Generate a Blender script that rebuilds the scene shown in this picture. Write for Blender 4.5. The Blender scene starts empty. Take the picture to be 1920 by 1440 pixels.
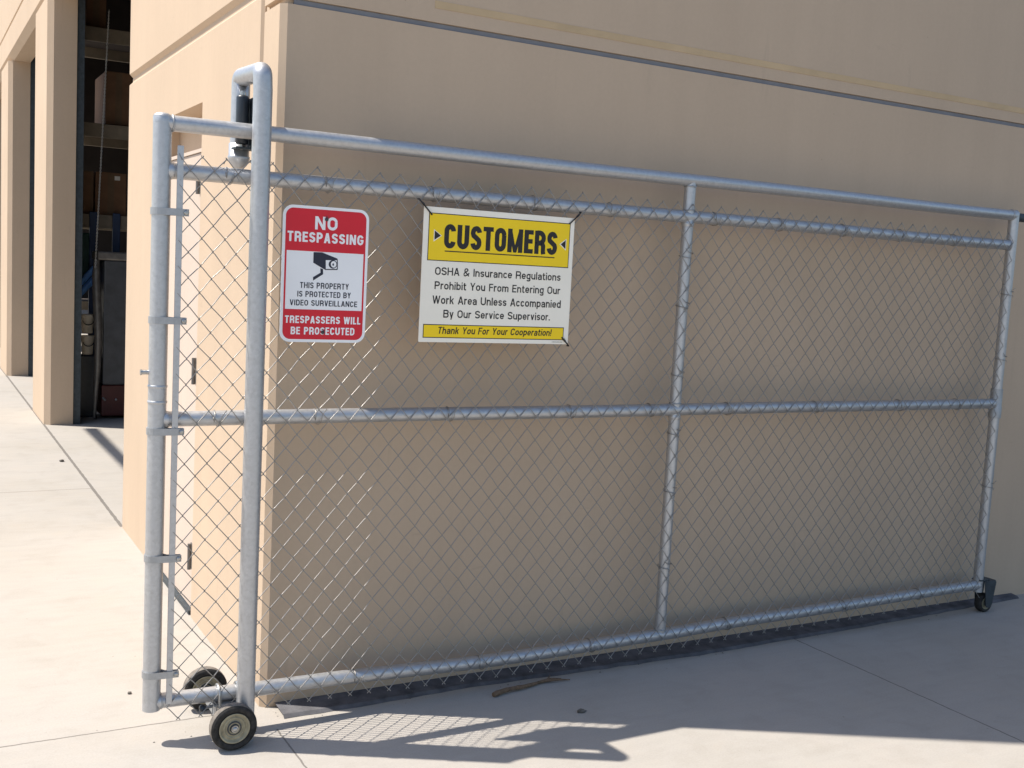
import bpy, bmesh, math, random
from mathutils import Vector, Matrix

random.seed(7)
scene = bpy.context.scene
COL = scene.collection
R = math.radians

# ------------------------------------------------------------------ camera
cam_d = bpy.data.cameras.new("camera")
cam_d.sensor_fit = 'HORIZONTAL'
cam_d.sensor_width = 36.0
cam_d.lens = 2050.99 / 1920.0 * 36.0
cam_d.clip_start = 0.05
cam_d.clip_end = 600.0
cam = bpy.data.objects.new("camera", cam_d)
COL.objects.link(cam)
yaw, pitch, roll = R(29.28846), R(-5.89288), R(3.03845)
F = Vector((math.sin(yaw) * math.cos(pitch), math.cos(yaw) * math.cos(pitch), math.sin(pitch)))
rt = Vector((math.cos(yaw), -math.sin(yaw), 0))
up = rt.cross(F)
RX = rt * math.cos(roll) + up * math.sin(roll)
UY = up * math.cos(roll) - rt * math.sin(roll)
M = Matrix((RX, UY, -F)).transposed().to_4x4()
M.translation = Vector((-1.1118, -3.6899, 1.6))
cam.matrix_world = M
scene.camera = cam

# ------------------------------------------------------------------ light
SUN_TO = Vector((-0.4390, 0.2395, 0.8660)).normalized()      # towards the sun
world = bpy.data.worlds.new("World")
scene.world = world
world.use_nodes = True
wn = world.node_tree
wn.nodes.clear()
wo = wn.nodes.new('ShaderNodeOutputWorld')
bg = wn.nodes.new('ShaderNodeBackground')
sky = wn.nodes.new('ShaderNodeTexSky')
sky.sky_type = 'NISHITA'
sky.sun_disc = False
sky.sun_elevation = math.asin(SUN_TO.z)
sky.sun_rotation = math.atan2(SUN_TO.x, SUN_TO.y)
sky.air_density = 1.0
sky.dust_density = 1.2
sky.ozone_density = 1.0
bg.inputs['Strength'].default_value = 0.118
wn.links.new(sky.outputs[0], bg.inputs['Color'])
wn.links.new(bg.outputs[0], wo.inputs['Surface'])

sun_d = bpy.data.lights.new("sun", 'SUN')
sun_d.energy = 4.5
sun_d.angle = R(0.5)
sun_d.color = (1.0, 0.942, 0.852)
sun = bpy.data.objects.new("sun", sun_d)
COL.objects.link(sun)
sun.rotation_euler = SUN_TO.to_track_quat('Z', 'Y').to_euler()
sun.location = SUN_TO * 30

scene.view_settings.view_transform = 'Standard'
scene.view_settings.look = 'None'
scene.view_settings.exposure = 0.69
scene.view_settings.gamma = 1.0

# ------------------------------------------------------------------ materials
def new_mat(name):
    m = bpy.data.materials.new(name)
    m.use_nodes = True
    nt = m.node_tree
    b = nt.nodes['Principled BSDF']
    return m, nt, b

def noise(nt, scale, detail=4.0, rough=0.55, vec=None, dist=0.0):
    n = nt.nodes.new('ShaderNodeTexNoise')
    n.inputs['Scale'].default_value = scale
    n.inputs['Detail'].default_value = detail
    n.inputs['Roughness'].default_value = rough
    n.inputs['Distortion'].default_value = dist
    if vec is not None:
        nt.links.new(vec, n.inputs['Vector'])
    return n

def ramp(nt, fac, stops):
    r = nt.nodes.new('ShaderNodeValToRGB')
    els = r.color_ramp.elements
    while len(els) < len(stops):
        els.new(0.5)
    for e, (p, c) in zip(els, stops):
        e.position = p
        e.color = (c[0], c[1], c[2], 1)
    nt.links.new(fac, r.inputs['Fac'])
    return r

def mixc(nt, fac, a, b, mode='MIX'):
    m = nt.nodes.new('ShaderNodeMix')
    m.data_type = 'RGBA'
    m.blend_type = mode
    for s, v in ((m.inputs[0], fac), (m.inputs[6], a), (m.inputs[7], b)):
        if isinstance(v, (int, float)):
            s.default_value = v
        elif isinstance(v, tuple):
            s.default_value = (v[0], v[1], v[2], 1)
        else:
            nt.links.new(v, s)
    return m.outputs[2]

def mth(nt, op, a, b=None, c=None):
    m = nt.nodes.new('ShaderNodeMath')
    m.operation = op
    for s, v in zip(m.inputs, (a, b, c)):
        if v is None:
            continue
        if isinstance(v, (int, float)):
            s.default_value = v
        else:
            nt.links.new(v, s)
    return m.outputs[0]

def bump(nt, b, height, strength, dist):
    bp = nt.nodes.new('ShaderNodeBump')
    bp.inputs['Strength'].default_value = strength
    bp.inputs['Distance'].default_value = dist
    nt.links.new(height, bp.inputs['Height'])
    nt.links.new(bp.outputs[0], b.inputs['Normal'])
    return bp

def geo_pos(nt):
    return nt.nodes.new('ShaderNodeNewGeometry').outputs['Position']

def simple(name, col, rough=0.6, metal=0.0, var=0.12, scale=30.0, bmp=0.0, spec=0.5):
    m, nt, b = new_mat(name)
    pos = geo_pos(nt)
    n = noise(nt, scale, 5, 0.6, pos)
    lo = tuple(c * (1 - var) for c in col)
    hi = tuple(min(1, c * (1 + var)) for c in col)
    r = ramp(nt, n.outputs[0], [(0.3, lo), (0.7, hi)])
    nt.links.new(r.outputs[0], b.inputs['Base Color'])
    b.inputs['Roughness'].default_value = rough
    b.inputs['Metallic'].default_value = metal
    b.inputs['Specular IOR Level'].default_value = spec
    if bmp:
        n2 = noise(nt, scale * 6, 4, 0.6, pos)
        bump(nt, b, n2.outputs[0], bmp, 0.002)
    return m

def wall_material(name, col):
    m, nt, b = new_mat(name)
    pos = geo_pos(nt)
    big = noise(nt, 0.9, 5, 0.6, pos)
    mp = nt.nodes.new('ShaderNodeMapping')
    mp.inputs['Scale'].default_value = (7, 7, 0.7)
    nt.links.new(pos, mp.inputs['Vector'])
    streak = noise(nt, 1.0, 5, 0.65, mp.outputs[0])
    fine = noise(nt, 55, 4, 0.6, pos)
    c1 = ramp(nt, big.outputs[0], [(0.3, tuple(c * 0.94 for c in col)), (0.7, tuple(c * 1.04 for c in col))])
    c2 = ramp(nt, streak.outputs[0], [(0.30, (0.965, 0.962, 0.96)), (0.58, (1, 1, 1))])
    c3 = ramp(nt, fine.outputs[0], [(0.3, (0.965, 0.965, 0.965)), (0.7, (1.0, 1.0, 1.0))])
    c = mixc(nt, 1.0, c1.outputs[0], c2.outputs[0], 'MULTIPLY')
    c = mixc(nt, 1.0, c, c3.outputs[0], 'MULTIPLY')
    vo = nt.nodes.new('ShaderNodeTexVoronoi')
    vo.inputs['Scale'].default_value = 9
    nt.links.new(pos, vo.inputs['Vector'])
    pick = noise(nt, 2.3, 2, 0.5, pos)
    hole = mth(nt, 'MULTIPLY', mth(nt, 'LESS_THAN', vo.outputs['Distance'], 0.028), mth(nt, 'GREATER_THAN', pick.outputs[0], 0.50))
    c = mixc(nt, mth(nt, 'MULTIPLY', hole, 0.35), c, tuple(q * 0.45 for q in col))
    ms = nt.nodes.new('ShaderNodeMapping')
    ms.inputs['Scale'].default_value = (2.2, 2.2, 9)
    ms.inputs['Rotation'].default_value = (0.2, 0.35, 0.1)
    nt.links.new(pos, ms.inputs['Vector'])
    sc = noise(nt, 1.7, 6, 0.7, ms.outputs[0], 0.6)
    sm = ramp(nt, sc.outputs[0], [(0.66, (0, 0, 0)), (0.72, (1, 1, 1))])
    c = mixc(nt, mth(nt, 'MULTIPLY', sm.outputs[0], 0.13), c, (0.20, 0.16, 0.13))
    dr = noise(nt, 2.6, 4, 0.6, mp.outputs[0])
    dm = ramp(nt, dr.outputs[0], [(0.64, (0, 0, 0)), (0.72, (1, 1, 1))])
    c = mixc(nt, mth(nt, 'MULTIPLY', dm.outputs[0], 0.10), c, (0.25, 0.20, 0.16))
    nt.links.new(c, b.inputs['Base Color'])
    b.inputs['Roughness'].default_value = 0.82
    b.inputs['Specular IOR Level'].default_value = 0.25
    pits = noise(nt, 240, 3, 0.6, pos)
    wav = noise(nt, 3.5, 3, 0.5, pos)
    h = mth(nt, 'ADD', mth(nt, 'MULTIPLY', pits.outputs[0], 0.25), mth(nt, 'MULTIPLY', wav.outputs[0], 1.6))
    bump(nt, b, h, 0.35, 0.004)
    return m

def galv_material(name, col=(0.50, 0.508, 0.52), metal=0.76, rough=0.44):
    m, nt, b = new_mat(name)
    pos = geo_pos(nt)
    n = noise(nt, 75, 4, 0.6, pos)
    sp = nt.nodes.new('ShaderNodeTexVoronoi')
    sp.inputs['Scale'].default_value = 90
    nt.links.new(pos, sp.inputs['Vector'])
    c1 = ramp(nt, n.outputs[0], [(0.28, tuple(c * 0.90 for c in col)), (0.5, col), (0.75, tuple(min(1, c * 1.06) for c in col))])
    spk = ramp(nt, sp.outputs['Color'], [(0.0, (0.93, 0.93, 0.93)), (1.0, (1.04, 1.04, 1.04))])
    c = mixc(nt, 1.0, c1.outputs[0], spk.outputs[0], 'MULTIPLY')
    # rust and dirt specks with a shape of their own
    d = noise(nt, 62, 3, 0.7, pos)
    dm = ramp(nt, d.outputs[0], [(0.70, (0, 0, 0)), (0.78, (1, 1, 1))])
    c = mixc(nt, mth(nt, 'MULTIPLY', dm.outputs[0], 0.55), c, (0.20, 0.16, 0.12))
    nt.links.new(c, b.inputs['Base Color'])
    b.inputs['Metallic'].default_value = metal
    rr = nt.nodes.new('ShaderNodeMapRange')
    rr.inputs['To Min'].default_value = rough - 0.09
    rr.inputs['To Max'].default_value = rough + 0.13
    nt.links.new(n.outputs[0], rr.inputs['Value'])
    nt.links.new(rr.outputs[0], b.inputs['Roughness'])
    n3 = noise(nt, 160, 3, 0.6, pos)
    bump(nt, b, n3.outputs[0], 0.10, 0.001)
    return m

def ground_material():
    m, nt, b = new_mat("concrete")
    pos = geo_pos(nt)
    sep = nt.nodes.new('ShaderNodeSeparateXYZ')
    nt.links.new(pos, sep.inputs[0])
    wob = noise(nt, 14, 3, 0.6, pos)
    w = mth(nt, 'MULTIPLY', mth(nt, 'SUBTRACT', wob.outputs[0], 0.5), 0.012)
    X = mth(nt, 'ADD', sep.outputs[0], w)
    Y = mth(nt, 'ADD', sep.outputs[1], w)

    def line(coord, at, width):
        d = mth(nt, 'ABSOLUTE', mth(nt, 'SUBTRACT', coord, at))
        return mth(nt, 'LESS_THAN', d, width)

    def gate(mask, coord, op, v):
        return mth(nt, 'MULTIPLY', mask, mth(nt, op, coord, v))
    l1 = gate(line(X, 2.437, 0.0035), Y, 'LESS_THAN', -0.1)
    l2 = gate(gate(line(Y, 0.004, 0.0035), X, 'LESS_THAN', -0.05), X, 'GREATER_THAN', -9)
    l3 = gate(line(X, 0.002, 0.003), Y, 'LESS_THAN', -0.19)
    l4 = gate(gate(line(X, 0.0, 0.010), Y, 'GREATER_THAN', 2.84), Y, 'LESS_THAN', 30)
    l5 = gate(line(Y, 3.97, 0.004), X, 'LESS_THAN', 0.0)
    l6 = gate(line(Y, 9.3, 0.006), X, 'LESS_THAN', 0.0)
    l7 = line(Y, -3.2, 0.004)
    l8 = line(X, -3.1, 0.004)
    j = l1
    for l in (l2, l3, l4, l5, l6, l7, l8):
        j = mth(nt, 'MAXIMUM', j, l)
    big = noise(nt, 0.75, 6, 0.62, pos)
    med = noise(nt, 5.5, 6, 0.65, pos, 0.4)
    mp = nt.nodes.new('ShaderNodeMapping')
    mp.inputs['Rotation'].default_value = (0, 0, R(12))
    mp.inputs['Scale'].default_value = (1.2, 9, 1)
    nt.links.new(pos, mp.inputs['Vector'])
    broom = noise(nt, 2.2, 4, 0.6, mp.outputs[0])
    fine = noise(nt, 140, 4, 0.7, pos)
    base = ramp(nt, big.outputs[0], [(0.3, (0.362, 0.332, 0.292)), (0.55, (0.385, 0.358, 0.325)), (0.75, (0.40, 0.362, 0.325))])
    t = ramp(nt, med.outputs[0], [(0.28, (0.93, 0.925, 0.91)), (0.5, (1, 1, 1)), (0.75, (1.03, 1.01, 0.985))])
    t2 = ramp(nt, broom.outputs[0], [(0.35, (0.965, 0.965, 0.965)), (0.6, (1, 1, 1))])
    t3 = ramp(nt, fine.outputs[0], [(0.3, (0.91, 0.91, 0.91)), (0.6, (1, 1, 1))])
    c = mixc(nt, 1.0, base.outputs[0], t.outputs[0], 'MULTIPLY')
    c = mixc(nt, 1.0, c, t2.outputs[0], 'MULTIPLY')
    c = mixc(nt, 1.0, c, t3.outputs[0], 'MULTIPLY')
    # oily spots
    sp = noise(nt, 3.1, 2, 0.5, pos, 0.8)
    sm = ramp(nt, sp.outputs[0], [(0.72, (0, 0, 0)), (0.80, (1, 1, 1))])
    c = mixc(nt, mth(nt, 'MULTIPLY', sm.outputs[0], 0.35), c, (0.22, 0.20, 0.17))
    # pits and specks
    vo = nt.nodes.new('ShaderNodeTexVoronoi')
    vo.inputs['Scale'].default_value = 11
    nt.links.new(pos, vo.inputs['Vector'])
    pit = mth(nt, 'LESS_THAN', vo.outputs['Distance'], 0.042)
    pick = noise(nt, 4.0, 2, 0.5, pos)
    pit = mth(nt, 'MULTIPLY', pit, mth(nt, 'GREATER_THAN', pick.outputs[0], 0.52))
    c = mixc(nt, mth(nt, 'MULTIPLY', pit, 0.45), c, (0.14, 0.125, 0.11))
    c = mixc(nt, mth(nt, 'MULTIPLY', j, 0.72), c, (0.10, 0.09, 0.08))
    nt.links.new(c, b.inputs['Base Color'])
    b.inputs['Roughness'].default_value = 0.88
    b.inputs['Specular IOR Level'].default_value = 0.2
    h = mth(nt, 'SUBTRACT', mth(nt, 'ADD', mth(nt, 'MULTIPLY', fine.outputs[0], 0.35), mth(nt, 'MULTIPLY', med.outputs[0], 0.6)), mth(nt, 'MULTIPLY', j, 1.0))
    bump(nt, b, h, 0.35, 0.004)
    return m

WALL = (0.540, 0.414, 0.298)
MW = wall_material("painted_concrete", WALL)
MDOOR = wall_material("door_paint", (0.57, 0.465, 0.385))
MSTRIPE = simple("yellow_band_paint", (0.53, 0.385, 0.225), 0.8, 0, 0.10, 5)
MG = galv_material("galvanised_pipe")
MGP = galv_material("galvanised_post", (0.50, 0.505, 0.515), 0.75, 0.42)
MWIRE = galv_material("galvanised_wire", (0.33, 0.315, 0.295), 0.82, 0.38)
MBAND = galv_material("galvanised_band", (0.40, 0.41, 0.42), 0.75, 0.5)
MGROUND = ground_material()
MREV = simple("grey_joint_sealant", (0.20, 0.205, 0.225), 0.8, 0, 0.12, 9)
MCUT = simple("bounce_cut_dark", (0.05, 0.05, 0.052), 0.9, 0, 0.25, 20, 0.5, 0.2)
MSTRIP = simple("dark_joint_and_shade", (0.11, 0.108, 0.116), 0.95, 0, 0.35, 14, 0.4, 0.08)
MRUB = simple("black_rubber", (0.030, 0.028, 0.026), 0.8, 0, 0.55, 55, 0.4, 0.3)
MTREAD = simple("dusty_rubber", (0.17, 0.15, 0.13), 0.9, 0, 0.3, 50, 0.4, 0.2)
MRIM = simple("khaki_rim_paint", (0.31, 0.275, 0.185), 0.6, 0.1, 0.32, 38, 0.3)
MBOLT = simple("zinc_bolt", (0.42, 0.42, 0.41), 0.35, 0.9, 0.2, 60)
MROLL = simple("black_roller_rubber", (0.02, 0.026, 0.034), 0.38, 0, 0.2, 30)
MTEAL = simple("dark_painted_iron", (0.045, 0.058, 0.068), 0.55, 0.3, 0.25, 30)
MRED = simple("sign_red", (0.66, 0.008, 0.024), 0.5, 0, 0.03, 8)
MWHITE = simple("sign_white", (0.88, 0.88, 0.88), 0.4, 0, 0.02, 8)
MCREAM = simple("sign_cream_white", (0.93, 0.87, 0.745), 0.45, 0, 0.03, 8)
MYEL = simple("sign_yellow", (0.95, 0.66, 0.003), 0.5, 0, 0.03, 8)
MNAVY = simple("sign_navy_ink", (0.012, 0.015, 0.035), 0.45, 0, 0.05, 10)
MBLK = simple("sign_black_ink", (0.014, 0.010, 0.010), 0.45, 0, 0.05, 10)
MTIE = simple("black_nylon", (0.012, 0.012, 0.013), 0.45, 0, 0.1, 30)
MWOOD = simple("weathered_wood", (0.16, 0.10, 0.058), 0.85, 0, 0.4, 60, 0.5)
MSTONE = simple("pebble", (0.11, 0.10, 0.085), 0.9, 0, 0.3, 60, 0.4)
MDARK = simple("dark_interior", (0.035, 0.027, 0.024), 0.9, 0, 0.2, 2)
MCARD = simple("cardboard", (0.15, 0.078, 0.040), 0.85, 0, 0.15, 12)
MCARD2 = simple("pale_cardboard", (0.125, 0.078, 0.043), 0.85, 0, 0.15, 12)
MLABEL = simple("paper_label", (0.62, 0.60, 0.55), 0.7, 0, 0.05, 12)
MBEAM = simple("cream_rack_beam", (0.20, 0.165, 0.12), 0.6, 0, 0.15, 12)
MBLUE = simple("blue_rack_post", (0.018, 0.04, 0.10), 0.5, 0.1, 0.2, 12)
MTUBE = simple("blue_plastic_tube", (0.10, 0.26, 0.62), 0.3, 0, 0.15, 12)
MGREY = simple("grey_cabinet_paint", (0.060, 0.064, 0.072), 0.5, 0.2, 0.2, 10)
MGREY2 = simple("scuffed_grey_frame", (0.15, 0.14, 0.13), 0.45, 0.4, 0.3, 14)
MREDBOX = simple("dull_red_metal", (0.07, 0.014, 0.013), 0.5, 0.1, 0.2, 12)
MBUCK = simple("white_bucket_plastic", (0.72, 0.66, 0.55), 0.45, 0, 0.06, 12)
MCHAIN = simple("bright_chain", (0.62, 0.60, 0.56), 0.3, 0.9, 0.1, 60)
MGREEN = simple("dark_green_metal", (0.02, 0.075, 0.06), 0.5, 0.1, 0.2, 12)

# ------------------------------------------------------------------ mesh helpers
class MB:
    def __init__(self):
        self.v = []
        self.f = []
        self.sm = []

    def add(self, verts, faces, smooth=False):
        o = len(self.v)
        self.v += [tuple(p) for p in verts]
        for f in faces:
            self.f.append([i + o for i in f])
            self.sm.append(smooth)

    def box(self, x0, x1, y0, y1, z0, z1, bev=0.0):
        if bev <= 0:
            v = [(x0, y0, z0), (x1, y0, z0), (x1, y1, z0), (x0, y1, z0), (x0, y0, z1), (x1, y0, z1), (x1, y1, z1), (x0, y1, z1)]
            self.add(v, [(0, 3, 2, 1), (4, 5, 6, 7), (0, 1, 5, 4), (1, 2, 6, 5), (2, 3, 7, 6), (3, 0, 4, 7)])
            return
        bm = bmesh.new()
        bmesh.ops.create_cube(bm, size=1.0)
        for vv in bm.verts:
            vv.co = Vector(((x0 + x1) / 2 + vv.co.x * (x1 - x0), (y0 + y1) / 2 + vv.co.y * (y1 - y0), (z0 + z1) / 2 + vv.co.z * (z1 - z0)))
        bmesh.ops.bevel(bm, geom=list(bm.edges), offset=bev, segments=2, profile=0.5, affect='EDGES')
        self.from_bm(bm)

    def from_bm(self, bm, smooth=False):
        bm.verts.index_update()
        self.add([vv.co[:] for vv in bm.verts], [[q.index for q in f.verts] for f in bm.faces], smooth)
        bm.free()

    def tube(self, pts, r, n=16, cap=True, closed=False):
        pts = [Vector(p) for p in pts]
        k = len(pts)
        rr = r if isinstance(r, (list, tuple)) else [r] * k
        tang = []
        for i in range(k):
            if closed:
                t = pts[(i + 1) % k] - pts[i - 1]
            elif i == 0:
                t = pts[1] - pts[0]
            elif i == k - 1:
                t = pts[-1] - pts[-2]
            else:
                t = (pts[i + 1] - pts[i]).normalized() + (pts[i] - pts[i - 1]).normalized()
            tang.append(t.normalized())
        ref = Vector((0, 0, 1)) if abs(tang[0].z) < 0.9 else Vector((1, 0, 0))
        nrm = (ref - tang[0] * ref.dot(tang[0])).normalized()
        verts = []
        for i in range(k):
            nrm = (nrm - tang[i] * nrm.dot(tang[i])).normalized()
            bn = tang[i].cross(nrm)
            for j in range(n):
                a = 2 * math.pi * j / n
                verts.append(pts[i] + (nrm * math.cos(a) + bn * math.sin(a)) * rr[i])
        faces = []
        for i in range(k if closed else k - 1):
            i2 = (i + 1) % k
            for j in range(n):
                faces.append((i * n + j, i * n + (j + 1) % n, i2 * n + (j + 1) % n, i2 * n + j))
        self.add(verts, faces, True)
        if cap and not closed:
            self.add(verts[:n][::-1], [tuple(range(n))])
            self.add(verts[-n:], [tuple(range(n))])

    def lathe(self, prof, c, axis='Y', n=40, closed=True):
        """prof: list of (radius, offset along axis)"""
        c = Vector(c)
        verts = []
        for (r, h) in prof:
            for j in range(n):
                a = 2 * math.pi * j / n
                p, q = r * math.cos(a), r * math.sin(a)
                if axis == 'Y':
                    verts.append(c + Vector((p, h, q)))
                elif axis == 'Z':
                    verts.append(c + Vector((p, q, h)))
                else:
                    verts.append(c + Vector((h, p, q)))
        k = len(prof)
        faces = []
        for i in range(k if closed else k - 1):
            i2 = (i + 1) % k
            for j in range(n):
                faces.append((i * n + j, i * n + (j + 1) % n, i2 * n + (j + 1) % n, i2 * n + j))
        self.add(verts, faces, True)

    def loft(self, prof_fn, rings, axis='Z'):
        """closed profile lofted through rings [(z, inset)]; prof_fn(inset) -> [(a, b)]"""
        verts = []
        n = None
        for (z, ins) in rings:
            pr = prof_fn(ins)
            n = len(pr)
            for (a, b) in pr:
                verts.append((a, b, z) if axis == 'Z' else (a, z, b))
        faces = []
        for i in range(len(rings) - 1):
            for j in range(n):
                faces.append((i * n + j, i * n + (j + 1) % n, (i + 1) * n + (j + 1) % n, (i + 1) * n + j))
        faces.append(tuple(range(n))[::-1])
        faces.append(tuple(range((len(rings) - 1) * n, len(rings) * n)))
        self.add(verts, faces)

    def build(self, name, mat, parent=None, origin=None):
        me = bpy.data.meshes.new(name)
        me.from_pydata(self.v, [], self.f)
        me.polygons.foreach_set('use_smooth', self.sm)
        bm = bmesh.new()
        bm.from_mesh(me)
        bmesh.ops.recalc_face_normals(bm, faces=bm.faces)
        bm.to_mesh(me)
        bm.free()
        me.materials.append(mat)
        o = bpy.data.objects.new(name, me)
        COL.objects.link(o)
        if parent is not None:
            root = parent
            off = Vector((0, 0, 0))
            while root is not None:
                off += root.location
                root = root.parent
            me.transform(Matrix.Translation(-off))
            o.parent = parent
        elif origin is not None:
            me.transform(Matrix.Translation(-Vector(origin)))
            o.location = origin
        me.update()
        return o

def plate(mb, prof, y0, y1):
    n = len(prof)
    vs = [(x, y0, z) for x, z in prof] + [(x, y1, z) for x, z in prof]
    fs = [tuple(range(n)), tuple(range(n, 2 * n))] + [(j, (j + 1) % n, n + (j + 1) % n, n + j) for j in range(n)]
    mb.add(vs, fs)

def tag(o, label=None, cat=None, group=None, kind=None):
    if label: o['label'] = label
    if cat: o['category'] = cat
    if group: o['group'] = group
    if kind: o['kind'] = kind
    return o

def empty(name, loc, label, cat, group=None):
    o = bpy.data.objects.new(name, None)
    o.empty_display_size = 0.1
    o.location = loc
    COL.objects.link(o)
    return tag(o, label, cat, group)

def arc(c, r, a0, a1, n, u, v):
    c, u, v = Vector(c), Vector(u), Vector(v)
    return [c + u * (r * math.cos(a0 + (a1 - a0) * i / n)) + v * (r * math.sin(a0 + (a1 - a0) * i / n)) for i in range(n + 1)]

# ------------------------------------------------------------------ ground
b = MB()
b.add([(-150, -150, 0), (150, -150, 0), (150, 150, 0), (-150, 150, 0)], [(0, 1, 2, 3)])
tag(b.build('concrete_ground', MGROUND), kind='structure')

b = MB()
b.add([(5.0, -150, 0.004), (149, -150, 0.004), (149, -0.01, 0.004), (5.0, -0.01, 0.004)], [(0, 1, 2, 3)])
tag(b.build('bounce_cut_ground', MCUT), kind='structure')  # dark ground added out of frame to cut bounce light on the right

# dark joint strip at the shaded wall, left end widened as painted rail shadow
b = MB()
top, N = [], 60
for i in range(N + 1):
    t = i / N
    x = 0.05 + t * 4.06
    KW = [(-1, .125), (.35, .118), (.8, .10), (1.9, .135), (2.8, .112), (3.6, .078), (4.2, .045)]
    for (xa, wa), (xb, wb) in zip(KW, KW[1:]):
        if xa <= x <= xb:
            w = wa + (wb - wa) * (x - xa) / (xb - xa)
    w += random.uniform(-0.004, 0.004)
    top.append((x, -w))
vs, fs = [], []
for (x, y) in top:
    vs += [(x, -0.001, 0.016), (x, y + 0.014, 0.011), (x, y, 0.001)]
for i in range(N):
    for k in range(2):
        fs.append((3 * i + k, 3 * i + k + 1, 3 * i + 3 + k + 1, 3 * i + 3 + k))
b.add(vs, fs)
tag(b.build('joint_shade_strip', MSTRIP), kind='structure')

# ------------------------------------------------------------------ building
H = 14.0
bld = empty('warehouse_building', (0, 0, 0), 'beige painted concrete warehouse with shaded side wall and tall open loading doorways', 'building')

def side_prof(ins, x1=16.0, c=0.021):
    return [(0 + ins, 0.198), (0 + ins, c + ins * 0.4), (c + ins * 0.4, 0 + ins), (x1, 0 + ins), (x1, 0.198)]
b = MB()
b.loft(side_prof, [(0, 0), (2.452, 0), (2.4535, 0.020), (2.4715, 0.020), (2.473, 0), (H, 0)])
b.build('side_wall', MW, bld)

b = MB()
b.box(0.045, 15.9, 0.008, 0.019, 2.4542, 2.4708)
b.build('reveal_strip', MREV, bld)
b = MB()
b.box(0.56, 15.9, -0.0018, -0.0002, 2.522, 2.548)
b.build('painted_stripe', MSTRIPE, bld)

b = MB()   # joint backing between side panel and front panels
b.box(0.017, 0.19, 0.199, 0.232, 0, H)
b.build('joint_filler', MW, bld)

DT = 0.24   # front wall thickness
YJ = 2.86   # doorway jamb
b = MB()
def seg(y0, y1, c0, c1):
    def fn(ins):
        p = []
        if c0: p += [(c0 + ins * 0.3, y0), (ins, y0 + c0)]
        else: p += [(ins, y0)]
        if c1: p += [(ins, y1 - c1), (c1 + ins * 0.3, y1)]
        else: p += [(ins, y1)]
        return p + [(DT, y1), (DT, y0)]
    return fn
ZR0, ZR1 = 2.515, 2.575
b.loft(seg(0.233, 1.09, 0.012, 0), [(0, 0), (ZR0, 0)])
b.loft(seg(2.05, YJ, 0, 0.035), [(0, 0), (ZR0, 0)])
b.loft(seg(1.09, 2.05, 0, 0), [(2.24, 0), (ZR0, 0)])
b.loft(seg(0.233, YJ, 0.012, 0.035), [(ZR0, 0), (ZR0 + 0.018, 0.018), (ZR1 - 0.018, 0.018), (ZR1, 0), (H, 0)])
b.build('front_wall', MW, bld)

# lintel over the doorways
ZL = 3.77
b = MB()
vs, fs = [], []
prof = [(0.0, H), (0.0, 4.16), (0.014, 4.15), (0.014, 4.135), (0, 4.125), (0.0, ZL + 0.06), (0.06, ZL), (DT, ZL), (DT, H)]
for y in (YJ, 32.0):
    vs += [(px, y, pz) for px, pz in prof]
n = len(prof)
for j in range(n):
    fs.append((j, (j + 1) % n, n + (j + 1) % n, n + j))
fs += [tuple(range(n)), tuple(range(n, 2 * n))]
b.add(vs, fs)
b.build('lintel', MW, bld)

for (y0, y1) in ((6.84, 7.9), (10.9, 12.0), (15.0, 16.1), (19.2, 20.3)):
    b = MB()
    b.loft(seg(y0, y1, 0.05, 0.05), [(0, 0), (ZL, 0)])
    b.build('pillar', MW, bld)

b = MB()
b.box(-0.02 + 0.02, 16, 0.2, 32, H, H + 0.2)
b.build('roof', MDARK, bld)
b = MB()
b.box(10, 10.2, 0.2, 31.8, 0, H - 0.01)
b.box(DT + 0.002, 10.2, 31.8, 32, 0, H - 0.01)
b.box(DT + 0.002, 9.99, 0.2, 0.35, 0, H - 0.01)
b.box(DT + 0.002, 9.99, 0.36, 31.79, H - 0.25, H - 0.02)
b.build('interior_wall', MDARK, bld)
# roll door guide rails behind the pillars
for y in (6.86, 2.84, 10.88):
    b = MB()
    b.box(DT + 0.003, DT + 0.065, y, y + 0.05, 0, 4.4)
    b.build('door_guide', MTEAL, bld)
# pipe added out of frame to throw the narrow shade on the threshold
b = MB()
b.tube([(0.0, 5.95, 5.5), (-2.43, 5.95, 5.5), (-2.43, 8.1, 5.5)], 0.055, 12)
b.build('added_shade_pipe', MGREY, bld)

# personnel door in the sunlit wall
b = MB()
b.box(0.014, 0.055, 1.128, 2.012, 0.022, 2.035, 0.002)
door = b.build('door', MDOOR, bld)
for z in (0.263, 1.092, 1.915):
    b = MB()
    b.tube([(-0.002, 1.135, z - 0.058), (-0.002, 1.135, z + 0.058)], 0.0085, 10)
    b.box(0.0085, 0.0138, 1.131, 1.165, z - 0.056, z + 0.056)
    b.build('hinge', MGREY2, door)
b = MB()
b.box(-0.004, 0.09, 1.12, 2.02, 0.003, 0.020)
b.build('threshold', MTEAL, door)
b = MB()
b.box(0.008, 0.10, 1.0905, 1.126, 0, 2.052)
b.box(0.008, 0.10, 2.014, 2.0495, 0, 2.052)
b.box(0.008, 0.10, 1.126, 2.014, 2.037, 2.052)
b.build('door_frame', MDOOR, bld)
b = MB()
b.box(0.115, 0.2, 1.0905, 2.0495, 2.053, 2.2395)
b.build('transom_panel', MW, bld)

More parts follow.
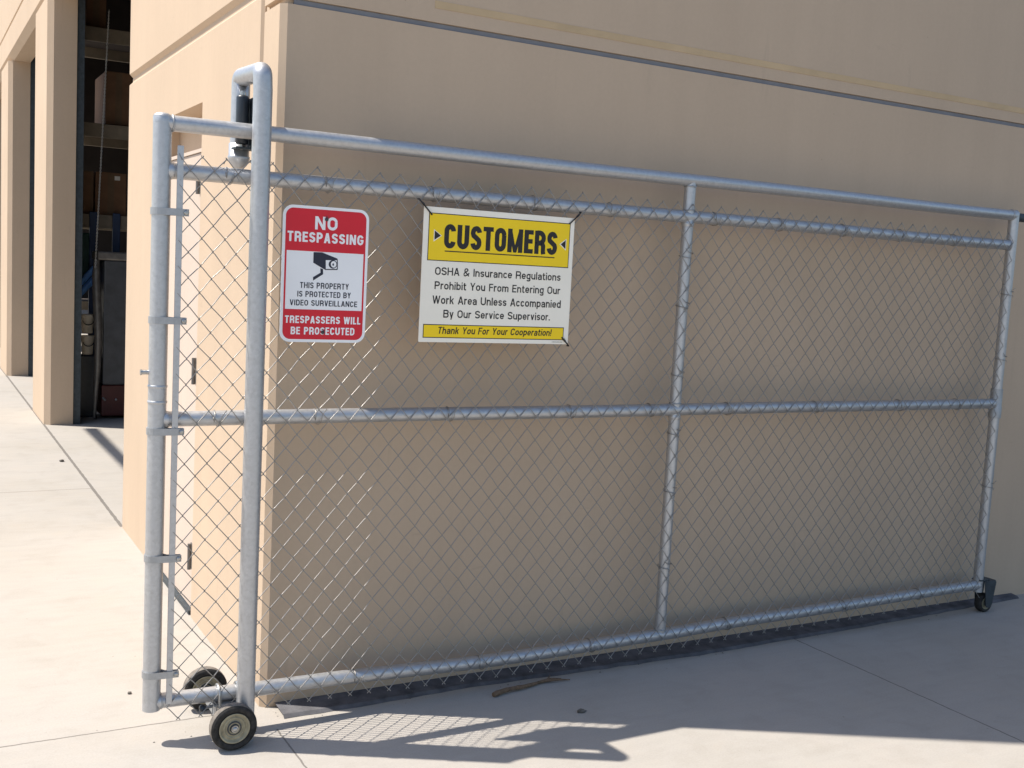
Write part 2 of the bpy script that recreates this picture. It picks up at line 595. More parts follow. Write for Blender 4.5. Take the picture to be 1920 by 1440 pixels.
# ------------------------------------------------------------------ sliding gate
GY = -0.138
gate = empty('sliding_gate', (1.6, GY, 0), 'long galvanised pipe gate with chain link mesh standing along the shaded wall', 'gate')
PR = 0.025
XL, XM, XR = -0.406, 1.651, 3.645
ZT, Z2, ZM = 1.9996, 1.8541, 1.0715
def zbot(x):
    P = [(-0.45, .139), (0.1, .131), (0.9, .114), (1.6, .121), (2.2, .132), (3.7, .144)]
    for (a, za), (c, zc) in zip(P, P[1:]):
        if x <= c:
            t = (x - a) / (c - a)
            t = t * t * (3 - 2 * t)
            return za + (zc - za) * t
    return P[-1][1]

def rail(name, z, x0=XL, x1=XR, amp=0.0):
    m = MB()
    pts = []
    for i in range(41):
        x = x0 + (x1 - x0) * i / 40
        zz = z(x) if callable(z) else z + amp * math.sin(i * 0.31)
        pts.append((x, GY + 0.001 * math.sin(i * .23), zz))
    m.tube(pts, PR, 20)
    return m.build(name, MG, gate)
rail('top_rail', ZT, XL, XR, 0.0015)
rail('upper_rail', Z2, XL + .02, XR - .02, 0.0015)
rail('middle_rail', ZM, XL + .02, XR - .02, 0.001)
rail('bottom_rail', zbot, XL, XR)

def upright(x, z0, z1, r=0.0245):
    m = MB()
    m.tube([(x, GY, z0), (x, GY, (z0 + z1) / 2), (x, GY, z1)], r, 20)
    return m
UR = 0.0285
m = upright(XL, 0.113, ZT + 0.019, UR)
m.lathe([(0.0, 0.010), (0.016, 0.009), (0.025, 0.004), (UR + .0003, -0.004), (UR + .0003, -0.02)], (XL, GY, ZT + 0.02), 'Z', 20, False)
m.build('end_upright', MG, gate)
upright(XM, zbot(XM), ZT, 0.0235).build('middle_upright', MG, gate)
m = upright(XR, 0.11, ZT + 0.015)
m.lathe([(0.0, 0.008), (0.014, 0.007), (0.0247, -0.004), (0.0247, -0.02)], (XR, GY, ZT + 0.018), 'Z', 20, False)
m.build('end_upright', MG, gate)

# weld collars where rails meet uprights
def collar(x, z, axis, r=0.0275, l=0.014):
    m = MB()
    m.lathe([(PR - .003, -l), (r - .002, -l * .6), (r, 0), (r - .002, l * .6), (PR - .003, l)], (x, GY, z), axis, 18, False)
    return m
for z in (Z2, ZM):
    collar(XL + 0.028, z, 'X').build('weld', MG, gate)
for z in (Z2, ZM):
    collar(XM, z - 0.03, 'Z', .0262).build('weld', MG, gate)
def bead(x, z, axis, r):
    m = MB()
    pts = []
    for i in range(26):
        a = 2 * math.pi * i / 26
        rr_ = r + random.uniform(-.0008, .0010)
        d = random.uniform(-.0012, .0012)
        pts.append((x + d, GY + rr_ * math.cos(a), z + rr_ * math.sin(a)) if axis == 'X' else (x + rr_ * math.cos(a), GY + rr_ * math.sin(a), z + d))
    m.tube(pts, 0.0031, 8, False, True)
    m.build('weld', MBAND, gate)
bead(XL + UR + .0015, ZT, 'X', PR)
bead(XL + UR + .0015, zbot(XL + .03), 'X', PR)
for zz in (ZT - PR - .001, Z2 + PR + .001, ZM + PR + .001, zbot(XM) + PR + .001):
    bead(XM, zz, 'Z', .0238)
for zz in (ZT, Z2, ZM, zbot(XR)):
    bead(XR - .026, zz, 'X', PR)
m = MB()
m.tube([(XR, GY, 1.0), (XR, GY, 1.055), (XR, GY, 1.06), (XR, GY, 1.145)], [0.031, 0.031, 0.029, 0.029], 18)
m.build('sleeve', MBAND, gate)
m = MB()
m.tube([(XR + .015, GY, 1.992), (XR + .20, GY, 1.992)], 0.021, 14)
m.build('latch_arm', MTEAL, gate)
m = MB()
m.tube([(XL - .022, GY + .004, 1.222), (XL - .048, GY + .004, 1.222)], 0.0075, 12)
m.tube([(XL - .048, GY + .004, 1.222), (XL - .053, GY + .004, 1.222)], 0.0095, 6)
m.build('latch_bolt', MBOLT, gate)
for zz in (1.128, 1.178):
    m = MB()
    m.lathe([(UR - .001, -0.006), (UR + .0018, -0.003), (UR + .0018, 0.003), (UR - .001, 0.006)], (XL, GY, zz), 'Z', 24, False)
    m.build('pipe_collar', MG, gate)

# chain link fabric
MY = GY - PR - 0.0045
W2, H2 = 0.0372, 0.0423
X0 = -0.362
NC = int((3.62 - X0) / W2)
NR = 43
ZTOP = 1.904
m = MB()
rw = 0.00165
jit = [[(random.gauss(0, .0011), random.gauss(0, .0011)) for j in range(NR + 1)] for k in range(NC + 2)]
for k in range(NC):
    pts = []
    for j in range(NR + 1):
        left = (j + k) % 2 == 0
        kk = k if left else k + 1
        jx, jz = jit[kk][j]
        z = ZTOP - j * H2 + jz
        # the fabric follows the slightly sagging bottom rail
        fb = j / NR
        xx = X0 + kk * W2
        z += fb * fb * (zbot(xx) - 0.14) + 0.002 * math.sin(xx * 2.3)
        x = xx + jx
        e = 0.0022 if left else -0.0022
        s = 1 if left else -1
        d = 0.0026
        ya = (MY + d) if left else (MY - d)      # side reached on arrival
        yb = (MY - d) if left else (MY + d)
        if j > 0:
            pts.append((x + s * 0.0052, ya, z + 0.0058))
        pts.append((x - e, MY, z))
        if j < NR:
            pts.append((x + s * 0.0052, yb, z - 0.0058))
    # twisted ends
    t0 = Vector(pts[0])
    l0 = k % 2 == 0
    s0 = 1 if l0 else -1
    if k % 3 == 0:
        pts = [t0 + Vector((s0 * 0.011, -0.004 if l0 else .003, -0.015)), t0 + Vector((s0 * 0.002, -0.004 if l0 else .003, 0.003))] + pts
    else:
        pts = [t0 + Vector((-s0 * 0.0015, -0.003 if l0 else .003, 0.004))] + pts
    t1 = Vector(pts[-1])
    l1 = (NR + k) % 2 == 0
    s1 = 1 if l1 else -1
    pts += [t1 + Vector((-s1 * 0.0035, 0.002 * s1, -0.005))]
    m.tube(pts, rw, 6)
m.build('chain_link_mesh', MWIRE, gate)

# tension bar and the bands that clamp it
m = MB()
m.box(X0 - 0.0035, X0 + 0.0155, MY - 0.0035, MY + 0.0035, 0.135, 1.932, 0.001)
m.build('tension_bar', MG, gate)
for z in (1.727, 1.388, 1.035, 0.622, 0.236):
    m = MB()
    hw = 0.011
    prof = []
    pts = [(X0 + 0.034, MY - 0.006), (X0 - 0.006, MY - 0.006)]
    for i in range(13):
        a = -math.pi * 0.5 - math.pi * 1.05 * i / 12
        pts.append((XL + (UR + .002) * math.cos(a), GY + (UR + .002) * math.sin(a)))
    pts += [(X0 - 0.006, MY + 0.012), (X0 + 0.034, MY + 0.006)]
    vs, fs = [], []
    for (px, py) in pts:
        vs += [(px, py, z - hw), (px, py, z + hw)]
    for i in range(len(pts) - 1):
        fs.append((2 * i, 2 * i + 1, 2 * i + 3, 2 * i + 2))
    m.add(vs, fs)
    band = m.build('tension_band', MBAND, gate)
    sol = band.modifiers.new('thickness', 'SOLIDIFY')
    sol.thickness = 0.003
    sol.offset = 0
    m = MB()
    m.tube([(X0 + 0.026, MY - 0.014, z), (X0 + 0.026, MY + 0.014, z)], 0.0045, 8)
    m.lathe([(0.0, -0.005), (0.007, -0.004), (0.009, 0.0), (0.0, 0.001)], (X0 + 0.026, MY - 0.008, z), 'Y', 12, False)
    m.build('bolt', MBOLT, band)

# wire ties holding the mesh
def tie(c, along, r=PR):
    c = Vector(c)
    al = Vector(along)
    oth = Vector((0, 1, 0))
    crs = al.cross(oth)
    m = MB()
    pts = []
    n = 22
    for i in range(n + 1):
        a = -0.6 * math.pi + 2.2 * math.pi * i / n
        rad = r + 0.0022
        off = oth * (math.sin(a) * rad) + crs * (math.cos(a) * rad)
        if off.y < 0:
            off.y -= 0.006 * (-off.y / rad)
        pts.append(c + off + al * (-0.012 + 0.024 * i / n))
    pts = [pts[0] + crs * 0.016 + oth * -0.010 + al * -.006] + pts + [pts[-1] + crs * random.choice((-.022, .022)) + oth * -0.006 + al * .014]
    m.tube(pts, 0.0015, 6)
    return m.build('wire_tie', MWIRE, gate)
for x in (-0.20, 0.13, 0.52, 0.93, 1.27, 1.78, 2.13, 2.50, 2.86, 3.22):
    tie((x, GY, Z2), (1, 0, 0))
for x in (-0.22, 0.12, 0.62, 1.14, 1.52, 1.92, 2.42, 2.95, 3.35):
    tie((x, GY, ZM), (1, 0, 0))
for z in (1.70, 1.50, 1.22, 0.98, 0.74, 0.42):
    tie((XM, GY, z), (0, 0, 1))
for z in (1.62, 1.30, 0.66):
    tie((XR, GY, z), (0, 0, 1), 0.0255)
for x in (0.30, 0.8, 1.3, 2.0, 2.7, 3.2):
    tie((x, GY, zbot(x)), (1, 0, 0))

# wheels
def wheel(c, r, w, parent, tread=MTREAD):
    """axis along Y, face towards -Y"""
    c = Vector(c)
    h = w / 2
    m = MB()
    m.lathe([(r * .64, -h * .80), (r * .86, -h * 1.02), (r * .95, -h * .93), (r * .99, -h * .62), (r, 0), (r * .99, h * .62), (r * .95, h * .93), (r * .86, h * 1.02), (r * .64, h * .80)], c, 'Y', 48)
    ty = m.build('tyre', MRUB, parent)
    m = MB()
    m.lathe([(r * .985, -h * .80), (r * 1.003, -h * .55), (r * 1.008, -h * .2), (r * 1.008, h * .2), (r * 1.003, h * .55), (r * .985, h * .80), (r * .93, 0)], c, 'Y', 48)
    m.build('tread', tread, ty)
    m = MB()
    m.lathe([(r * .655, -h * .92), (r * .67, -h * .98), (r * .64, -h * 1.0), (r * .60, -h * .92), (r * .57, -h * .62), (r * .50, -h * .52), (r * .47, -h * .70), (r * .43, -h * .76), (r * .40, -h * .60), (r * .34, -h * .55), (r * .30, -h * .78), (r * .20, -h * .84), (r * .18, -h * .4),
             (r * .18, h * .4), (r * .20, h * .84), (r * .34, h * .55), (r * .47, h * .7), (r * .57, h * .62), (r * .64, h * 1.0), (r * .655, h * .92)], c, 'Y', 48)
    m.build('rim', MRIM, ty)
    m = MB()
    m.lathe([(0.0, -h * .80), (r * .24, -h * .80), (r * .29, -h * .84), (r * .31, -h * .80), (r * .31, -h * .6), (0.0, -h * .6)], c, 'Y', 28, False)
    m.build('bearing_seal', MROLL, ty)
    m = MB()
    m.tube([c + Vector((0, -h * 1.18, 0)), c + Vector((0, h * 1.18, 0))], r * .155, 16)
    m.lathe([(0.0, -h * 1.42), (r * .07, -h * 1.40), (r * .11, -h * 1.28), (r * .11, -h * 1.1), (0, -h * 1.1)], c, 'Y', 16, False)
    m.build('hub_nut', MBOLT, ty)
    return ty
WR = 0.0755
AX = -0.178
wheel((AX + .004, -0.281, WR), WR, 0.042, gate)
wheel((AX - .003, 0.071, WR), WR, 0.042, gate)
m = MB()
m.tube([(AX, -0.262, WR), (AX, 0.052, WR)], 0.0085, 12)
m.build('axle', MBOLT, gate)
m = MB()
zb = zbot(AX)
m.box(AX - 0.030, AX + 0.055, GY - 0.032, GY + 0.032, zb - PR - 0.008, zb - PR - 0.0015, 0.001)
m.box(AX - 0.022, AX - 0.017, GY - 0.026, GY + 0.026, 0.052, zb - PR - 0.008)
m.box(AX + 0.017, AX + 0.022, GY - 0.026, GY + 0.026, 0.052, zb - PR - 0.008)
m.box(AX - 0.025, AX + 0.025, -0.255, -0.190, 0.060, 0.092, 0.002)
m.box(AX - 0.025, AX + 0.025, -0.12, 0.045, 0.060, 0.092, 0.002)
m.build('axle_bracket', MBAND, gate)
for dx in (-0.012, 0.052):
    m = MB()
    pts = [(AX + dx, GY - PR - .006, zb - PR - .028)]
    pts += arc((AX + dx, GY, zb), PR + 0.005, -math.pi, -2 * math.pi, 14, (0, 1, 0), (0, 0, 1))
    pts += [(AX + dx, GY + PR + .006, zb - PR - .028)]
    m.tube(pts, 0.0052, 10)
    for sy in (-1, 1):
        yy = GY + sy * (PR + .006)
        m.tube([(AX + dx, yy, zb - PR - .018), (AX + dx, yy, zb - PR - .009)], 0.0095, 6)
    m.build('u_bolt', MBOLT, gate)
m = MB()
m.lathe([(0.0, -0.012), (0.010, -0.010), (0.0145, 0.0), (0.010, 0.010), (0.0, 0.012)], (AX - 0.062, GY - 0.005, zb - PR - 0.017), 'X', 18, False)
m.build('rubber_bumper', MROLL, gate)
m = MB()
m.tube([(AX - .028, GY, zb - PR - .016), (AX - .058, GY - .004, zb - PR - .016)], 0.006, 8)
m.build('bumper_stem', MBAND, gate)
# rear caster at the far end
m = MB()
for ya, yb in ((GY - .034, GY - .029), (GY + .029, GY + .034)):
    prof = [(3.662, .158)] + [(3.702 + .024 * math.cos(R(a)), .052 + .024 * math.sin(R(a))) for a in range(200, 345, 18)] + [(3.744, .158), (3.736, .169), (3.668, .169)]
    plate(m, prof, ya, yb)
m.box(3.662, 3.744, GY - .0289, GY + .0289, .162, .168, .001)
m.box(3.628, 3.700, GY - .026, GY + .026, .1685, .176, .001)
m.build('caster_fork', MTEAL, gate)
wheel((3.702, GY, 0.048), 0.048, 0.038, gate, MRUB)

# ------------------------------------------------------------------ guide post with rollers
PX, PY = -0.121, -0.230
post = empty('guide_post', (PX, PY, 0), 'round galvanised guide post bent over the gate at its near end', 'post')
r0 = 0.0298
RY = -0.036
m = MB()
ymid = (PY + RY) / 2
zb0 = 2.156
pts = [(PX, PY, -0.02), (PX, PY, 0.5), (PX, PY, 1.2), (PX, PY, 2.12)]
rad = 0.028
za, rc = 2.181, 0.020
for i in range(7):
    t = R(90 * i / 6)
    pts.append((PX - .002, PY + rc - rc * math.cos(t), za - rc + rc * math.sin(t)))
pts.append((PX - .010, ymid, za))
for i in range(7):
    t = R(90 - 90 * i / 6)
    pts.append((PX - .018, RY - rc + rc * math.cos(t), za - rc + rc * math.sin(t)))
pts += [(PX - .018, RY, za - .06), (PX - .019, RY, 1.93)]
m.tube(pts, r0, 24)
m.build('bent_pipe', MGP, post)
m = MB()
QX = PX - .019
m.lathe([(r0 - .001, 0.045), (r0 + .0035, 0.043), (r0 + .0035, 0.004), (r0 + .006, 0.002), (r0 + .006, -0.004), (r0 + .002, -0.018), (r0 * .7, -0.032), (r0 * .35, -0.040), (0.0, -0.042)], (QX, RY, 1.925), 'Z', 24, False)
m.build('pipe_cap', MGP, post)
m = MB()
RXc, RYc = -0.147, -0.092
m.lathe([(0.0, 0.156), (0.012, 0.156), (0.019, 0.153), (0.0205, 0.147), (0.0205, 0.006), (0.018, 0.001), (0.0, 0.0)], (RXc, RYc, 1.962), 'Z', 24, False)
m.build('roller', MROLL, post)
m = MB()
m.tube([(RXc, RYc, 1.945), (RXc, RYc, 2.132)], 0.0055, 10)
m.tube([(RXc, RYc, 2.119), (RXc, RYc, 2.129)], 0.010, 6)
m.build('roller_pin', MBOLT, post)
m = MB()
m.box(RXc - .024, RXc + .062, RYc - .022, RYc + .034, 1.946, 1.953, 0.001)
m.box(-0.121, -0.114, -0.176, -0.066, 1.955, 2.112, 0.001)
m.box(-0.126, -0.086, -0.118, -0.092, 1.953, 1.960)
m.build('roller_bracket', MTEAL, post)

# ------------------------------------------------------------------ signs
# ---- lettering drawn from strokes: upright condensed sans capitals and small letters
def e_arc(cx, cy, rx, ry, a0, a1, n=10):
    return [(cx + rx * math.cos(R(a0 + (a1 - a0) * i / n)), cy + ry * math.sin(R(a0 + (a1 - a0) * i / n))) for i in range(n + 1)]

def ribbon(pts, t):
    """closed outline quads round an open centre line"""
    P = [Vector((x, y)) for x, y in pts]
    Q = [P[0]]
    for p in P[1:]:
        if (p - Q[-1]).length > 1e-5:
            Q.append(p)
    P = Q
    L, Rr = [], []
    for i in range(len(P)):
        d0 = (P[i] - P[i - 1]).normalized() if i else None
        d1 = (P[i + 1] - P[i]).normalized() if i < len(P) - 1 else None
        d0, d1 = d0 or d1, d1 or d0
        n0, n1 = Vector((-d0.y, d0.x)), Vector((-d1.y, d1.x))
        n = (n0 + n1)
        n = n.normalized() if n.length > 1e-4 else n1
        k = (t / 2) / max(0.45, n.dot(n1))
        L.append(P[i] + n * k)
        Rr.append(P[i] - n * k)
    return [[tuple(L[i]), tuple(L[i + 1]), tuple(Rr[i + 1]), tuple(Rr[i])] for i in range(len(P) - 1)]

def leg(x0, y0, x1, y1, hw):
    """slanted bar cut level at both ends; x is the centre"""
    return [[(x0 - hw / 2, y0), (x0 + hw / 2, y0), (x1 + hw / 2, y1), (x1 - hw / 2, y1)]]

XH = 0.73
WID = dict(A=.50, B=.48, C=.47, D=.48, E=.40, F=.38, G=.49, H=.49, I=.0, L=.37, M=.66, N=.50, O=.49, P=.46, R=.49, S=.46, T=.43, U=.49, V=.48, W=.70, Y=.47,
           a=.38, b=.39, c=.36, d=.39, e=.385, g=.39, h=.385, i=.0, k=.38, l=.0, m=.60, n=.385, o=.39, p=.39, r=.25, s=.35, t=.25, u=.385, v=.36, y=.37)
WID['&'] = .54; WID['.'] = .0; WID['!'] = .0; WID[' '] = .12

def glyph(ch, k, t):
    w = max(t, WID[ch] * k)
    h = t / 2
    l, r, b, T, m = h, w - h, h, 1 - h, w / 2
    th = t * 0.88       # thinner horizontals
    out = []
    def S(p, tt=t): out.extend(ribbon(p, tt))
    def st(x, y0, y1): S([(x, y0), (x, y1)])
    def bar(y, x0, x1): S([(x0, y), (x1, y)], th)
    ry = min(.26, (r - l) / 2 * 1.15)
    tb, tT = th / 2, 1 - th / 2
    if ch == 'A':
        hw = t * 1.05
        out += leg(hw / 2, 0, m - .012, 1, hw) + leg(w - hw / 2, 0, m + .012, 1, hw); bar(.30, l + .03, r - .03)
    elif ch in 'BPR':
        st(l, 0, 1)
        ym = .53 if ch == 'B' else .47
        q = (tT - ym) / 2
        rx = min(q, (r - l) * .62)
        S([(l, tT), (r - rx, tT)] + e_arc(r - rx, tT - q, rx, q, 90, -90) + [(l, ym)])
        if ch == 'B':
            q2 = (ym - tb) / 2
            S([(l, ym), (r - rx, ym)] + e_arc(r - rx, ym - q2, rx * 1.06, q2, 90, -90) + [(l, tb)])
        if ch == 'R':
            S([(m, ym), (r - rx * .9, ym)] + e_arc(r - rx * .9, ym - .14, rx * .85, .14, 90, 0) + [(r - .01, .12), (r + .01, 0)])
    elif ch in 'CG':
        rx = (r - l) / 2
        ap = math.degrees(math.asin(max(0, min(.8, (.71 - (T - ry)) / ry))))
        S(e_arc(m, T - ry, rx, ry, ap, 180) + [(l, b + ry)] + e_arc(m, b + ry, rx, ry, 180, 360 - (ap if ch == 'C' else 0)) + ([] if ch == 'C' else [(r, .46)]))
        if ch == 'G': bar(.46, m, r + h)
    elif ch == 'D':
        st(l, 0, 1)
        S([(l, tT), (r - ry, tT)] + e_arc(r - ry, tT - ry, ry, ry, 90, 0) + e_arc(r - ry, tb + ry, ry, ry, 0, -90) + [(l, tb)])
    elif ch in 'EF':
        st(l, 0, 1); bar(tT, l, w); bar(.52, l, w * .93)
        if ch == 'E': bar(tb, l, w)
    elif ch == 'H':
        st(l, 0, 1); st(r, 0, 1); bar(.52, l, r)
    elif ch in 'Il':
        st(l, 0, 1)
    elif ch == 'L':
        st(l, 0, 1); bar(tb, l, w)
    elif ch == 'M':
        st(l, 0, 1); st(r, 0, 1); hw = t * (.74 if t > .18 else 1.0)
        out += leg(l, 1, m, 0.0, hw) + leg(r, 1, m, 0.0, hw)
    elif ch == 'N':
        st(l, 0, 1); st(r, 0, 1); out += leg(l, 1, r, 0, t * 1.12)
    elif ch == 'O':
        rx = (r - l) / 2
        p = e_arc(m, T - ry, rx, ry, 0, 180) + e_arc(m, b + ry, rx, ry, 180, 360)
        S(p + [p[0], ]) 
    elif ch == 'S':
        rx = (r - l) / 2; q = .215 - h * .35
        S(e_arc(m, T - q, rx, q, 4, 180) + [(l, .68), (l + .025, .60), (m, .51), (r - .025, .41), (r, .33)] + e_arc(m, b + q, rx, q, 0, -176))
    elif ch == 'T':
        st(m, 0, 1 - th * .5); bar(tT, 0, w)
    elif ch == 'U':
        rx = (r - l) / 2
        S([(l, 1), (l, b + ry)] + e_arc(m, b + ry, rx, ry, 180, 360) + [(r, 1)])
    elif ch == 'V':
        hw = t * 1.05; out += leg(hw / 2, 1, m - .008, 0, hw) + leg(w - hw / 2, 1, m + .008, 0, hw)
    elif ch == 'W':
        hw = t * .98; a = w * .29
        out += leg(hw / 2, 1, a, 0, hw) + leg(m, 1, a, 0, hw) + leg(m, 1, w - a, 0, hw) + leg(w - hw / 2, 1, w - a, 0, hw)
    elif ch == 'Y':
        hw = t * 1.05; out += leg(hw / 2, 1, m, .42, hw) + leg(w - hw / 2, 1, m, .42, hw); st(m, 0, .46)
    elif ch in 'abdegopcu' or ch in 'hnmrqks' or ch in 'tivy':
        rx = (r - l) / 2
        q = min(.21, rx * 1.2)
        xt = XH - h
        bowl = e_arc(m, xt - q, rx, q, 0, 180) + e_arc(m, b + q, rx, q, 180, 360)
        bowl = bowl + [bowl[0]]
        if ch == 'o': S(bowl)
        elif ch == 'b': S(bowl); st(l, 0, 1)
        elif ch == 'd': S(bowl); st(r, 0, 1)
        elif ch == 'p': S(bowl); st(l, -.24, XH)
        elif ch == 'g':
            S(bowl); S([(r, XH), (r, -.10)] + e_arc(m, -.09, rx, .12, 0, -165))
        elif ch == 'c':
            S(e_arc(m, xt - q, rx, q, 22, 180) + e_arc(m, b + q, rx, q, 180, 338))
        elif ch == 'e':
            S([(l, XH * .50), (r, XH * .50), (r, xt - q)] + e_arc(m, xt - q, rx, q, 0, 180) + e_arc(m, b + q, rx, q, 180, 335), t * .95)
        elif ch == 'a':
            S([(l + .01, XH * .70)] + e_arc(m, xt - q * .8, rx, q * .8, 165, 0) + [(r, 0)])
            S([(r, XH * .56), (m, XH * .53)] + e_arc(m, .24 - .02, rx, .19, 110, 250) + [(m + .02, tb), (r, .16)], t * .92)
        elif ch == 'u':
            S([(l, XH), (l, b + q)] + e_arc(m, b + q, rx, q, 180, 360)); st(r, 0, XH)
        elif ch in 'hn':
            st(l, 0, 1 if ch == 'h' else XH); S([(l, xt - q)] + e_arc(m, xt - q, rx, q, 180, 0) + [(r, 0)])
        elif ch == 'm':
            st(l, 0, XH); rm = rx / 2
            S(e_arc(l + rm, xt - q * .8, rm, q * .8, 180, 0) + [(m, 0)]); S(e_arc(m + rm, xt - q * .8, rm, q * .8, 180, 0) + [(r, 0)])
        elif ch == 'r':
            st(l, 0, XH); S(e_arc(r, xt - .18, r - l, .18, 180, 95, 6) + [(w, xt)])
        elif ch == 'k':
            st(l, 0, 1); hw = t * 1.1; out += leg(w - hw / 2, XH, l + t * .6, .33, hw) + leg(m - .02, .42, w - hw / 2, 0, hw)
        elif ch == 's':
            q = XH / 4 - h / 2
            S(e_arc(m, xt - q, rx, q, 10, 180) + [(l + .012, XH * .60), (m, XH * .51), (r - .012, XH * .42)] + e_arc(m, b + q, rx, q, 0, -170), t * .95)
        elif ch == 't':
            x = w * .40; S([(x, .93), (x, .14)] + e_arc(w * .40 + .09, .14, .09, .14 - tb, 180, 260, 5) + [(w, tb)]); bar(XH - tb, 0, w)
        elif ch == 'i':
            st(l, 0, XH); S([(l, .86), (l, 1.0)])
        elif ch == 'y':
            hw = t * 1.05; out += leg(hw / 2, XH, m + .01, .02, hw) + leg(w - hw / 2, XH, m - .045, -.24, hw)
        elif ch == 'v':
            hw = t * 1.05; out += leg(hw / 2, XH, m, 0, hw) + leg(w - hw / 2, XH, m, 0, hw)
    elif ch == '&':
        q = (r - l) * .30
        S([(r + .01, 0), (l + .10, .66)] + e_arc(m - .02, .82 - .02, q, .16, 205, 0) + [(m + q - .02, .74), (l + .06, .40)] + e_arc(l + .17, .24, .17, .20, 130, 290) + [(r - .03, .30), (r + .01, .44)], t * .9)
    elif ch == '.':
        S([(l, 0), (l, t * 1.1)])
    elif ch == '!':
        S([(l, 0), (l, t * 1.1)]); S([(l, .28), (l, 1)])
    return w, out

def add_text(mb, s, x0, x1, zcap, zbase, y, weight=.13, gap=.085, shear=0.0):
    cap = zcap - zbase
    need = (x1 - x0) / cap
    def width(k):
        tot = 0
        for i, c in enumerate(s):
            tot += (WID[' '] * 1.8 * k if c == ' ' else glyph(c, k, weight)[0]) + (gap * k if i < len(s) - 1 else 0)
        return tot
    lo, hi = .4, 3.0
    for _ in range(30):
        k = (lo + hi) / 2
        if width(k) < need: lo = k
        else: hi = k
    px = 0.0
    layer = 0
    for c in s:
        if c == ' ':
            px += WID[' '] * 1.8 * k + gap * k
            continue
        w, polys = glyph(c, k, weight)
        for q in polys:
            layer = (layer + 1) % 7
            mb.add([(x0 + (px + gx + shear * gy) * cap, y - layer * 0.00003, zbase + gy * cap) for gx, gy in q], [tuple(range(len(q)))])
        px += w + gap * k

def rounded(x0, x1, z0, z1, r, n=8):
    P = []
    for (cx, cz, a) in ((x1 - r, z1 - r, 0), (x0 + r, z1 - r, 90), (x0 + r, z0 + r, 180), (x1 - r, z0 + r, 270)):
        for i in range(n + 1):
            t = R(a + 90 * i / n)
            P.append((cx + r * math.cos(t), cz + r * math.sin(t)))
    return P

def flat(mb, prof, y):
    mb.add([(x, y, z) for x, z in prof], [tuple(range(len(prof)))])

# --- red and white sign
SX0, SX1, SZ0, SZ1 = -0.0274, 0.2715, 1.3280, 1.7780
SY = MY - 0.0065
s1 = empty('warning_sign', (0.128, SY, 1.3265), 'upright red and white no trespassing sign with rounded corners, wired to the mesh', 'sign')
def su(u): return SX0 + u * (SX1 - SX0)
def sv(v): return SZ1 - v * (SZ1 - SZ0)
m = MB(); plate(m, rounded(SX0, SX1, SZ0, SZ1, 0.034), SY, SY - 0.0016); m.build('sign_plate', MWHITE, s1)
yy = SY - 0.0016
red = MB()
bx = 0.0095
P = rounded(SX0 + bx, SX1 - bx, SZ0 + bx, SZ1 - bx, 0.026)
wx0, wx1, wz1, wz0 = su(.052), su(.948), sv(.330), sv(.758)
# red field split round the white panel
tz, bz = wz1, wz0
def clip_poly(P, f):
    out = []
    for i in range(len(P)):
        a, c = P[i], P[(i + 1) % len(P)]
        fa, fc = f(a), f(c)
        if fa >= 0: out.append(a)
        if (fa >= 0) != (fc >= 0):
            t = fa / (fa - fc)
            out.append((a[0] + (c[0] - a[0]) * t, a[1] + (c[1] - a[1]) * t))
    return out
flat(red, clip_poly(P, lambda p: p[1] - tz), yy - 0.0004)
flat(red, clip_poly(P, lambda p: bz - p[1]), yy - 0.0004)
flat(red, [(SX0 + bx, bz), (wx0, bz), (wx0, tz), (SX0 + bx, tz)], yy - 0.0004)
flat(red, [(wx1, bz), (SX1 - bx, bz), (SX1 - bx, tz), (wx1, tz)], yy - 0.0004)
red.build('red_field', MRED, s1)
wl = MB()
add_text(wl, 'NO', su(.365), su(.625), sv(.072), sv(.168), yy - .0008, .215, .10)
add_text(wl, 'TRESPASSING', su(.055), su(.940), sv(.190), sv(.264), yy - .0008, .215, .10)
wl.build('heading_lettering', MWHITE, s1)
wl = MB()
add_text(wl, 'TRESPASSERS WILL', su(.055), su(.940), sv(.806), sv(.860), yy - .0008, .205, .10)
add_text(wl, 'BE PROSECUTED', su(.125), su(.872), sv(.888), sv(.943), yy - .0008, .205, .10)
wl.build('footer_lettering', MWHITE, s1)
nl = MB()
add_text(nl, 'THIS PROPERTY', su(.215), su(.785), sv(.558), sv(.601), yy - .0006, .175, .10)
add_text(nl, 'IS PROTECTED BY', su(.188), su(.812), sv(.623), sv(.665), yy - .0006, .175, .10)
add_text(nl, 'VIDEO SURVEILLANCE', su(.105), su(.893), sv(.688), sv(.730), yy - .0006, .175, .10)
nl.build('navy_lettering', MNAVY, s1)
# surveillance camera picture
def zp(x, y):     # from enlarged photo pixels to the sign
    v = (y - (60 + (x - 145) * .0625)) / 1275.0
    u = (x - (148 - 50 * v)) / (802.0)
    return (su(u), sv(v))
ic = MB()
flat(ic, [zp(*q) for q in ((418, 508), (425, 504), (497, 507), (640, 566), (640, 574), (522, 574), (522, 668), (512, 663), (415, 603))], yy - .0006)
flat(ic, [zp(*q) for q in ((522, 566), (644, 572), (644, 668), (636, 674), (522, 672))], yy - .0007)
flat(ic, [zp(*q) for q in ((480, 655), (506, 664), (506, 712), (412, 770), (412, 738), (482, 697))], yy - .0006)
icon = ic.build('camera_picture', MNAVY, s1)
iw = MB()
flat(iw, [zp(*q) for q in ((531, 580), (635, 582), (635, 658), (630, 664), (531, 662))], yy - .0010)
cx, cz = zp(606, 622)
iw2 = iw
iwo = iw.build('camera_face', MWHITE, icon)
i3 = MB()
c0 = zp(598, 620)
flat(i3, [(c0[0] + .0150 * math.cos(R(a)), c0[1] + .0142 * math.sin(R(a))) for a in range(0, 360, 12)], yy - .0013)
i3.build('lens_ring', MNAVY, icon)
i4 = MB()
c0 = zp(604, 620)
